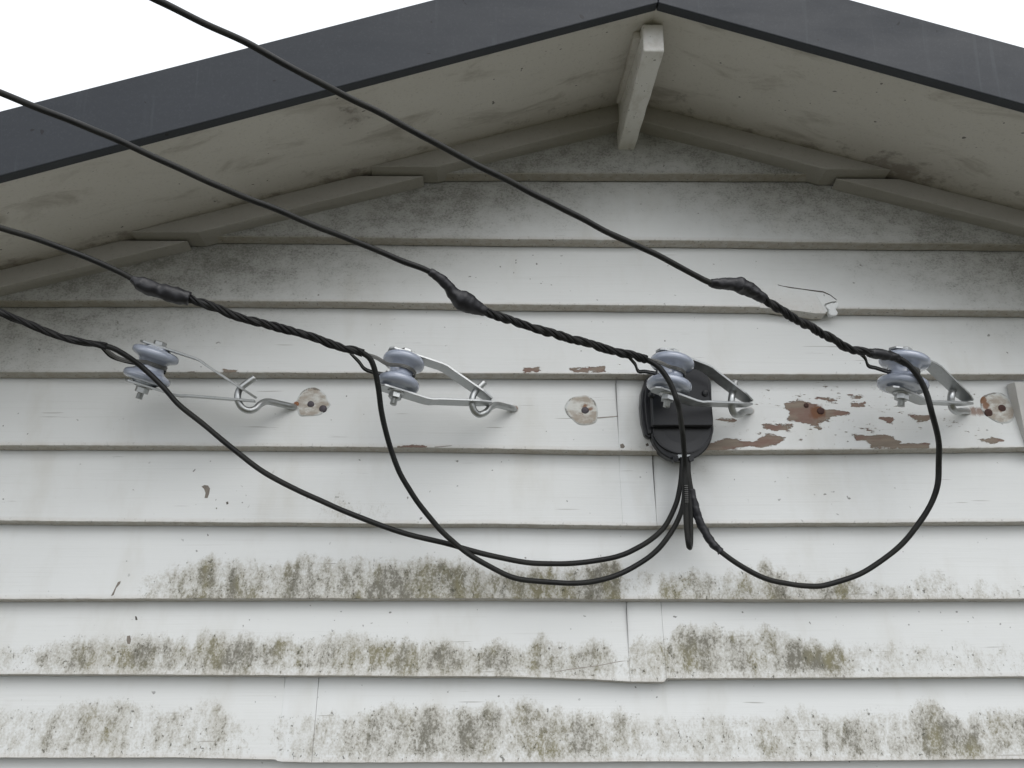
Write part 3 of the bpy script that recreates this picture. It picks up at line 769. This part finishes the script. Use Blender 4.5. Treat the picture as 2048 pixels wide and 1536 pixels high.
def strap_mesh(L, up):
    h = 0.0395
    pts = [(-0.034, h), (0.070, h)]
    b = 0.082 if up > 0 else 0.068
    end = 0.0035
    pts = [(-0.034, h), (b - 0.012, h), (b, h - 0.0015), (b + 0.012, h - 0.006 * (1 if up > 0 else 1))]
    slope_to = (L, end)
    for t in (0.25, 0.5, 0.75, 1.0):
        x = pts[3][0] + (slope_to[0] - pts[3][0]) * t; z = (h - 0.006) + (end - h + 0.006) * t; pts.append((x, z))
    W2 = [0.006, 0.0135] + [0.0135] * 20
    P2 = [(-0.034, h), (-0.026, h), (0.0, h)] + pts[1:]
    wd = [0.008, 0.0155, 0.0165] + [0.0158] * (len(pts) - 1)
    wd[-1] = 0.011
    th = 0.0022; vs = []; fs = []
    for i, (x, z) in enumerate(P2):
        a = P2[max(i - 1, 0)]; c = P2[min(i + 1, len(P2) - 1)]
        t = Vector((c[0] - a[0], 0, c[1] - a[1])).normalized(); n = Vector((-t.z, 0, t.x))
        for sn in (1, -1):
            for sw in (-1, 1):
                p = Vector((x, sw * wd[i], z)) + n * th * sn; vs.append(Vector((p.x, p.y, p.z * up)))
    for i in range(len(P2) - 1):
        a, b2 = i * 4, (i + 1) * 4
        for q in ((0, 1), (1, 3), (3, 2), (2, 0)): fs.append((a + q[0], a + q[1], b2 + q[1], b2 + q[0]))
    fs += [(0, 2, 3, 1), tuple((len(P2) - 1) * 4 + j for j in (0, 1, 3, 2))]
    mb = MB(); mb.add(vs, fs); return mb
def copy_part(o, parent):
    c = o.copy(); C.objects.link(c); c.parent = parent; return c
ins_data = []
for i, d in enumerate(INS):
    cost, Y, c, a, tip, L = solve_ins(d)
    u = (tip - c).normalized(); w = a.cross(u)
    print('INS', i, 'Y', round(Y, 3), 'L', round(L, 3), 'tip', [round(q, 3) for q in tip])
    e = empty('reel_insulator'); R = Matrix((u, w, a)).transposed().to_4x4()
    e.matrix_world = Matrix.Translation(c) @ R
    tag(e, LBL[i], 'insulator', 'reel insulators in a row across the gable')
    if spool0 is None:
        mb = MB(); mb.lathe(SPOOL_PROF, 40); spool0 = mb.build('porcelain_spool', M_PORC, e, fix=True)
        mb = MB(); mb.lathe([(0.0415, .0120), (0.0425, .0125), (0.0485, .0125), (0.0498, .0110)], 6, smooth=False); mb.lathe([(-0.0665, .0058), (0.0415, .0058)], 14)
        mb.lathe([(0.0402, .0165), (0.0418, .0165)], 20); bolt0 = mb.build('bolt', M_GALV, e, fix=True)
        mb = MB(); mb.lathe([(-0.0545, .0110), (-0.0535, .0125), (-0.0445, .0125), (-0.0435, .0118)], 6, smooth=False); mb.lathe([(-0.0435, .0165), (-0.0420, .0165)], 20)
        for k in range(5): mb.lathe([(-0.0660 + k * .0022, .0056), (-0.0655 + k * .0022, .0066), (-0.0645 + k * .0022, .0056)], 14)
        nut0 = mb.build('nut', M_GALV, e, fix=True)
    else:
        for o in (spool0, bolt0, nut0): copy_part(o, e)
    for o in e.children:
        if o.name.startswith('porcelain'): o.scale = (d['rad'],) * 2 + (1,)
    strap_mesh(L, 1).build('strap', M_GALV, e, bevel=0.0006, seg=1)
    strap_mesh(L, -1).build('strap', M_GALV, e, bevel=0.0006, seg=1)
    ins_data.append((c, a, u, w, tip, L))
HOOKS = [
    [(588, 814, 0), (561, 808, .28), (534, 803, .55), (521, 808, .72), (510, 818, .84), (497, 821, .92), (483, 814, 1), (475.5, 797, 1.04), (479, 779, 1.0), (494, 766, .96), (510, 755, .92)],
    [(1028, 818, 0), (1010, 813, .28), (992, 810, .55), (981, 814, .72), (972, 824, .84), (958, 829, .92), (948, 821, 1), (944, 806, 1.04), (947, 790, 1.0), (957, 776, .95), (969, 764, .9)],
    [(1500, 822, 0), (1494, 822, .35), (1486, 824, .6), (1478, 829, .8), (1469, 828, .92), (1464, 818, 1), (1462.5, 803, 1.04), (1464, 790, 1.0), (1467, 776, .85), (1471, 763, .75)],
    [(1934, 823, 0), (1930, 822, .3), (1922, 822, .55), (1913, 823, .78), (1905, 817, .94), (1902, 806, 1.0), (1902, 795, 1.04), (1904, 785, 1.0), (1907, 775, .8), (1909, 765, .72)],
]
for i, hk in enumerate(HOOKS):
    c, a, u, w, tip, L = ins_data[i]
    cx = c + u * (L * 0.83)
    Y1 = cx.y
    pts = [P(px, py, -0.012 + (Y1 + 0.012) * t) for px, py, t in hk]
    root = Vector((pts[0].x, 0.0, pts[0].z))
    e = empty('screw_hook', root); tag(e, HLBL[i], 'hook', 'screw hooks holding the reel insulators')
    path = smooth_path([pts[0] + Vector((0, 0.02, 0))] + pts, 0.003)
    mb = MB(); mb.tube(path, 0.0066, 14); mb.build('hook_rod', M_GALV, e, root, fix=True)
    mb = MB(); p0 = path[3]; 
    mb.lathe([(0.0, .0095), (0.0012, .0088), (0.0018, .006)], 14, Matrix.Translation(Vector((pts[0].x, yface(hk[0][0], hk[0][1], 4), pts[0].z))) @ Matrix.Rotation(rad(90), 4, 'X'))
    mb.build('paint_collar', M_COVER, e, root, fix=True)

# ------------------------------------------------------------------ junction box
bo = P(1366, 850, -0.015); box = empty('junction_box', bo)
tag(box, 'black plastic cable junction box on the weatherboards under the third insulator', 'junction box')
def pxprism(px, yf, yb, shrink=None):
    mb = MB(); fr = [P(x, y, yf) for x, y in px]; c = sum(fr, Vector()) / len(fr)
    mb.prism(fr, [Vector((p.x, yb, p.z)) for p in fr]); return mb
def arc(cx, cy, rx, ry, a0, a1, n): return [(cx + rx * math.cos(rad(a0 + (a1 - a0) * i / n)), cy + ry * math.sin(rad(a0 + (a1 - a0) * i / n))) for i in range(n + 1)]
case = arc(1364, 862, 62, 60, 0, 180, 22) + [(1302, 800)] + arc(1327, 770, 25, 25, 180, 270, 6) + arc(1398, 770, 25, 25, 270, 360, 6)
pxprism(case, -0.044, -0.010).build('case', M_BOX, box, bo, bevel=0.0025)
flange = [(1293, 756), (1283, 785), (1281, 812), (1284, 845), (1290, 872), (1299, 878), (1312, 868), (1312, 750)]
pxprism(flange, -0.036, -0.012).build('side_flange', M_BOX, box, bo, bevel=0.003)
fl2 = [(1299, 752), (1291, 775), (1289, 800), (1292, 840), (1297, 868), (1303, 868), (1308, 850), (1308, 750)]
pxprism(fl2, -0.046, -0.030).build('side_rib', M_BOX, box, bo, bevel=0.002)
cover = [(1304, 853), (1302, 800), (1304, 775)] + arc(1330, 760, 26, 26, 190, 270, 6) + arc(1392, 760, 26, 26, 270, 350, 6) + [(1423, 800), (1427, 835), (1427, 853)]
pxprism(cover, -0.068, -0.040).build('cover', M_BOX, box, bo, bevel=0.0035, seg=3)
disc = arc(1366, 857, 61, 50, 0, 360, 44)[:-1]
mb = MB(); fr = [P(x, y, -0.050) for x, y in disc]; inn = [P(1366 + (x - 1366) * .95, 857 + (y - 857) * .95, -0.050) for x, y in disc]; inn2 = [p + Vector((0, 0.004, 0)) for p in inn]
ctr = P(1366, 850, -0.040); m = len(disc)
vs = [Vector((p.x, -0.030, p.z)) for p in fr] + fr + inn + inn2 + [ctr]
fs = []
for r_ in range(3):
    for k in range(m): fs.append((r_ * m + k, r_ * m + (k + 1) % m, (r_ + 1) * m + (k + 1) % m, (r_ + 1) * m + k))
for k in range(m): fs.append((3 * m + k, 3 * m + (k + 1) % m, 4 * m))
mb.add(vs, fs); mb.build('round_base', M_BOX, box, bo, fix=True)
for x, y in ((1303, 790), (1410, 787)):
    mb = MB(); c_ = P(x, y, -0.0675); mb.lathe([(0, .0068), (.003, .0066), (.0042, .0052), (.0045, .001)], 16, Matrix.Translation(c_) @ Matrix.Rotation(rad(90), 4, 'X'))
    mb.build('screw', M_BOX, box, bo, fix=True)
for x0, x1 in ((1347, 1357), (1378, 1388)):
    pxprism([(x0, 911), (x1, 911), (x1, 921), (x0 + 2, 925), (x0 - 1, 918)], -0.060, -0.036).build('clamp_lug', M_BOX, box, bo, bevel=0.001)
pxprism([(1355, 909), (1381, 909), (1380, 916), (1356, 916)], -0.054, -0.044).build('clamp_plate', M_CLIP, box, bo, bevel=0.0008)

# ------------------------------------------------------------------ service cables
CR = 0.0051
def far_end(pts, d=4.0):
    v = (pts[0] - pts[min(14, len(pts) - 1)]).normalized(); return [pts[0] + v * d * t for t in (1.0, 0.6, 0.3, 0.12)]
def cable(label, run, upper_r=1.0):
    pts = pxpath(run); p = smooth_path(pts, 0.006)
    root = P(run[0][0], run[0][1], -0.2)
    p = [q + Vector((mnoise.noise(q * 16), mnoise.noise(q * 16 + Vector((9, 0, 0))), mnoise.noise(q * 16 + Vector((0, 9, 0))))) * 0.0016 for q in p]
    e = empty('service_cable', p[len(p) // 2]); tag(e, label, 'cable', 'overhead service cables running to the black box')
    full = far_end(p) + p
    mb = MB()
    rr = [CR * (1 + 0.05 * mnoise.noise(q * 25)) for q in full]
    mb.tube(full, rr, 12); mb.build('conductor', M_CABO, e, e.location, fix=True)
    return e, p
def seg_between(p, a, b):
    """samples of path p between the points closest (in the picture) to pixels a and b"""
    pj = [proj(q) for q in p]
    ia = min(range(len(p)), key=lambda i: (pj[i][0] - a[0]) ** 2 + (pj[i][1] - a[1]) ** 2)
    ib = min(range(len(p)), key=lambda i: (pj[i][0] - b[0]) ** 2 + (pj[i][1] - b[1]) ** 2)
    return p[ia:ib + 1]
def grip(e, seg, seed, pitch=0.085, n=5, R=0.0053, r=0.0026, taper=True):
    seg = smooth_path(seg, 0.003) if len(seg) > 2 else seg
    fr = frames(seg); s = 0; rnd = random.Random(seed)
    cols = [[] for _ in range(n)]; rads = [[] for _ in range(n)]
    ph = [2 * math.pi * k / n * 0.82 + rnd.uniform(-.25, .25) for k in range(n)]
    N = len(seg)
    for i, (q, (t, a, b)) in enumerate(zip(seg, fr)):
        if i: s += (seg[i] - seg[i - 1]).length
        for k in range(n):
            ang = ph[k] + 2 * math.pi * s / pitch + 1.1 * mnoise.noise(Vector((s * 9, seed, 0))) + 0.5 * mnoise.noise(Vector((s * 16, k * 5.1, seed)))
            wob = 1 + 0.32 * mnoise.noise(Vector((s * 40, k * 3.3, seed)))
            cols[k].append(q + (a * math.cos(ang) + b * math.sin(ang)) * R * wob)
            rads[k].append(r * (1 + 0.2 * mnoise.noise(Vector((s * 55, k * 1.7, seed + 9)))))
    for k in range(n):
        mb = MB(); mb.tube(cols[k], rads[k], 7); mb.build('grip_strand', M_STR, e, e.location, fix=True)
def tape(e, seg, radii, seed, ridges=0.0009, pitch=0.016, lump=None):
    seg = smooth_path(seg, 0.0022); N = len(seg); fr = frames(seg); n = 20; vs = []; fs = []; s = 0
    for i, (q, (t, a, b)) in enumerate(zip(seg, fr)):
        if i: s += (seg[i] - seg[i - 1]).length
        u = i / (N - 1); R = lin(radii, u)
        for k in range(n):
            an = 2 * math.pi * k / n
            saw = ((s / pitch + an / (2 * math.pi)) % 1.0)
            rr = R + ridges * saw + 0.0020 * mnoise.noise(Vector((s * 85, math.cos(an) * 1.2, math.sin(an) * 1.2 + seed)))
            vs.append(q + (a * math.cos(an) + b * math.sin(an)) * rr)
    for i in range(N - 1):
        for k in range(n):
            k2 = (k + 1) % n; fs.append((i * n + k, i * n + k2, (i + 1) * n + k2, (i + 1) * n + k))
    fs += [tuple(range(n - 1, -1, -1)), tuple((N - 1) * n + k for k in range(n))]
    mb = MB(); mb.add(vs, fs, True); mb.build('tape_wrap', M_TAPE, e, e.location, fix=True)
def loop(e, i, start, start2, offs=0.0):
    """tie wire legs leaving the cable and going round the spool groove"""
    c, a, u, w, tip, L = ins_data[i]
    Rg = 0.0268
    side = -w if (-w).dot(cO - c) > 0 else w
    def g(deg, z): 
        A = rad(deg); return c + (u * math.cos(A) + side * math.sin(A)) * Rg + a * z
    for k, (dz, st) in enumerate(((0.003, start), (-0.0035, start2))):
        pts = [st[0]] + st[1:]
        if k == 0: ring = [g(t, dz) for t in (105, 75, 45, 20, -10, -45, -80)]
        else: ring = [g(t, dz) for t in (200, 225, 255, 285, 315, 340)]
        for j in range(3):
            off = a * (0.0024 * (j - 1)) + side * (0.0006 * (j % 2))
            path = smooth_path([q + off * (0.5 if ii == 0 else 1) for ii, q in enumerate(pts + ring)], 0.004)
            mb = MB(); mb.tube(path, 0.0015, 6); mb.build('tie_wire', M_WIRE if k == 0 or j == 1 else M_STR, e, e.location, fix=True)
cy = [d_[0].y for d_ in ins_data]
FRONT = 0.052
# cable to the leftmost insulator
e, p = cable('black cable fixed to the leftmost insulator, the lowest of the four coming in',
    [(0, 624, cy[0] - 0.16), (68, 653), (137, 677), (178, 687), (222, 695), (253, 711), (290, 739, cy[0] - FRONT), (325, 773), (359, 811), (410, 852, -0.150), (475, 905), (540, 952), (650, 1005, -0.110), (780, 1057), (900, 1090, -0.072), (1024, 1120, -0.060), (1099, 1128), (1199, 1120), (1264, 1102, -0.058), (1324, 1060), (1349, 1015), (1360, 975, -0.056), (1363.5, 945), (1364, 915, -0.052)])
v0 = (p[0] - p[10]).normalized()
grip(e, [p[0] + v0 * t for t in (0.9, 0.5, 0.25, 0.1)] + seg_between(p, (0, 624), (212, 692)), 3, pitch=.12, R=.0046, r=.0024)
sA = [P(205, 692, cy[0] - .066), P(232, 714, cy[0] - .05), P(258, 722, cy[0] - .04)]
sB = [P(202, 694, cy[0] - .066), P(222, 712, cy[0] - .045), P(250, 722, cy[0] - .02)]
loop(e, 0, sA, sB)
# cable to the second insulator
e, p = cable('black cable with taped joint over the left eave, fixed to the second insulator',
    [(0, 455, cy[1] - 0.25), (68, 476), (120, 494.5), (188, 522), (239, 544), (267, 559), (290, 573), (342, 589), (372, 595), (410, 609), (478, 635), (547, 652), (615, 671), (683, 695), (718, 704), (739, 716, cy[1] - FRONT - .01), (749, 737), (756, 775), (763, 826), (776, 884, -0.15), (797, 939), (817, 975), (840, 1010, -0.11), (880, 1060), (920, 1095, -0.085), (975, 1130), (1024, 1154, -0.072), (1084, 1163), (1149, 1166), (1199, 1160, -0.070), (1264, 1135), (1314, 1100), (1349, 1055), (1364, 1018, -0.062), (1370, 975), (1371, 945), (1370, 915, -0.050)])
tape(e, seg_between(p, (264, 558), (376, 596)), [(0, .0062), (.08, .0080), (.15, .0125), (.35, .0130), (.48, .0112), (.55, .0130), (.8, .0142), (1, .0118)], 1, 0.0006)
grip(e, seg_between(p, (366, 594), (728, 708)), 5)
loop(e, 1, [P(722, 706, cy[1] - .06), P(752, 715, cy[1] - .052), P(775, 728, cy[1] - .044)],
     [P(700, 706, cy[1] - .058), P(718, 724, cy[1] - .052), P(728, 737, cy[1] - .045), P(745, 744, cy[1] - .03), P(768, 748, cy[1] - .016)])
# cable to the third insulator
e, p = cable('black cable with fat taped lump, hanging straight down over the junction box cover',
    [(0, 185, cy[2] - 0.40), (68, 213), (137, 239), (205, 268), (256, 290), (342, 329), (444, 375), (547, 417), (650, 459), (718, 486), (804, 522), (855, 541), (889, 565), (907, 588), (930, 604), (957, 617), (1009, 636), (1077, 659), (1163, 684), (1231, 704), (1269, 712.5), (1298, 721.5, cy[2] - FRONT), (1318, 734), (1335.5, 757), (1347, 781), (1355, 806, cy[2] - .050), (1361, 836), (1365, 865, -0.125), (1367, 894), (1369, 933, -0.092), (1370.5, 974), (1372.5, 1020, -0.088), (1375, 1066), (1377.5, 1090, -0.086), (1379.5, 1096, -0.080), (1381, 1088, -0.073), (1382, 1060, -0.070), (1380, 1000), (1377, 950, -0.060), (1376, 915, -0.050)])
tape(e, seg_between(p, (858, 543), (975, 624)), [(0, .0060), (.1, .0075), (.36, .0095), (.46, .0108), (.52, .0125), (.60, .0172), (.73, .0165), (.87, .0115), (1, .0078)], 2, 0.0007)
grip(e, seg_between(p, (955, 616), (1290, 718)), 11, pitch=.078, R=.0054, r=.0028)
loop(e, 2, [P(1290, 718, cy[2] - .055), P(1318, 724, cy[2] - .05), P(1338, 733, cy[2] - .044)],
     [P(1252, 709, cy[2] - .058), P(1270, 728, cy[2] - .052), P(1276, 742, cy[2] - .045), P(1290, 743, cy[2] - .03), P(1308, 746, cy[2] - .016)])
tk = MB()
for k in range(9):
    q = P(1372.5 + k * 0.15, 971 + k * 4.1, -0.0965); tk.box(q.x - .003, q.x + .003, q.y - .0012, q.y + .003, q.z - .0006, q.z + .0006)
tk.build('sheath_marks', M_WIRE, e, e.location)
# cable to the rightmost insulator
e, p = cable('black cable to the rightmost insulator, its tail hanging in a wide loop at right',
    [(314, 0, cy[3] - 0.46), (410, 48), (495, 87), (581, 135), (666, 180), (752.5, 223), (855, 278), (957.6, 332), (1077, 393), (1163, 438), (1265, 489), (1325, 514), (1390, 551), (1422, 566), (1457, 568), (1483, 572), (1514, 588), (1545, 610), (1589, 638), (1654, 673), (1690, 694), (1725, 703), (1770, 710), (1791, 714, cy[3] - FRONT), (1811, 725), (1829, 744), (1842, 763), (1854, 790), (1863, 823, cy[3] - .045), (1872, 858), (1878, 894), (1878, 930, -0.14), (1875, 969), (1863, 1008), (1839, 1045), (1788, 1102, -0.10), (1724, 1146), (1649, 1171, -0.085), (1614, 1172), (1574, 1167), (1539, 1160), (1499, 1142), (1459, 1117, -0.075), (1424, 1085), (1399, 1042), (1386, 1000), (1380, 965, -0.062), (1376.5, 940), (1375, 915, -0.046)])
tape(e, seg_between(p, (1418, 564), (1530, 600)), [(0, .0060), (.12, .0088), (.4, .0105), (.5, .0140), (.62, .0125), (.8, .0105), (1, .0080)], 4, 0.0010)
grip(e, seg_between(p, (1515, 589), (1760, 709)), 17, pitch=.064, R=.0050, r=.0032, n=4)
tape(e, seg_between(p, (1735, 705), (1798, 717)), [(0, .0070), (.3, .0095), (.7, .0085), (1, .0056)], 6)
tape(e, seg_between(p, (1440, 1103), (1382, 975)), [(0, .0062), (.2, .0072), (.6, .0074), (1, .0062)], 8, 0.0013, 0.020)
loop(e, 3, [P(1775, 712, cy[3] - .055), P(1795, 722, cy[3] - .05), P(1812, 730, cy[3] - .044)],
     [P(1715, 704, cy[3] - .055), P(1730, 716, cy[3] - .052), P(1736, 731, cy[3] - .045), P(1752, 736, cy[3] - .03), P(1774, 743, cy[3] - .018)])
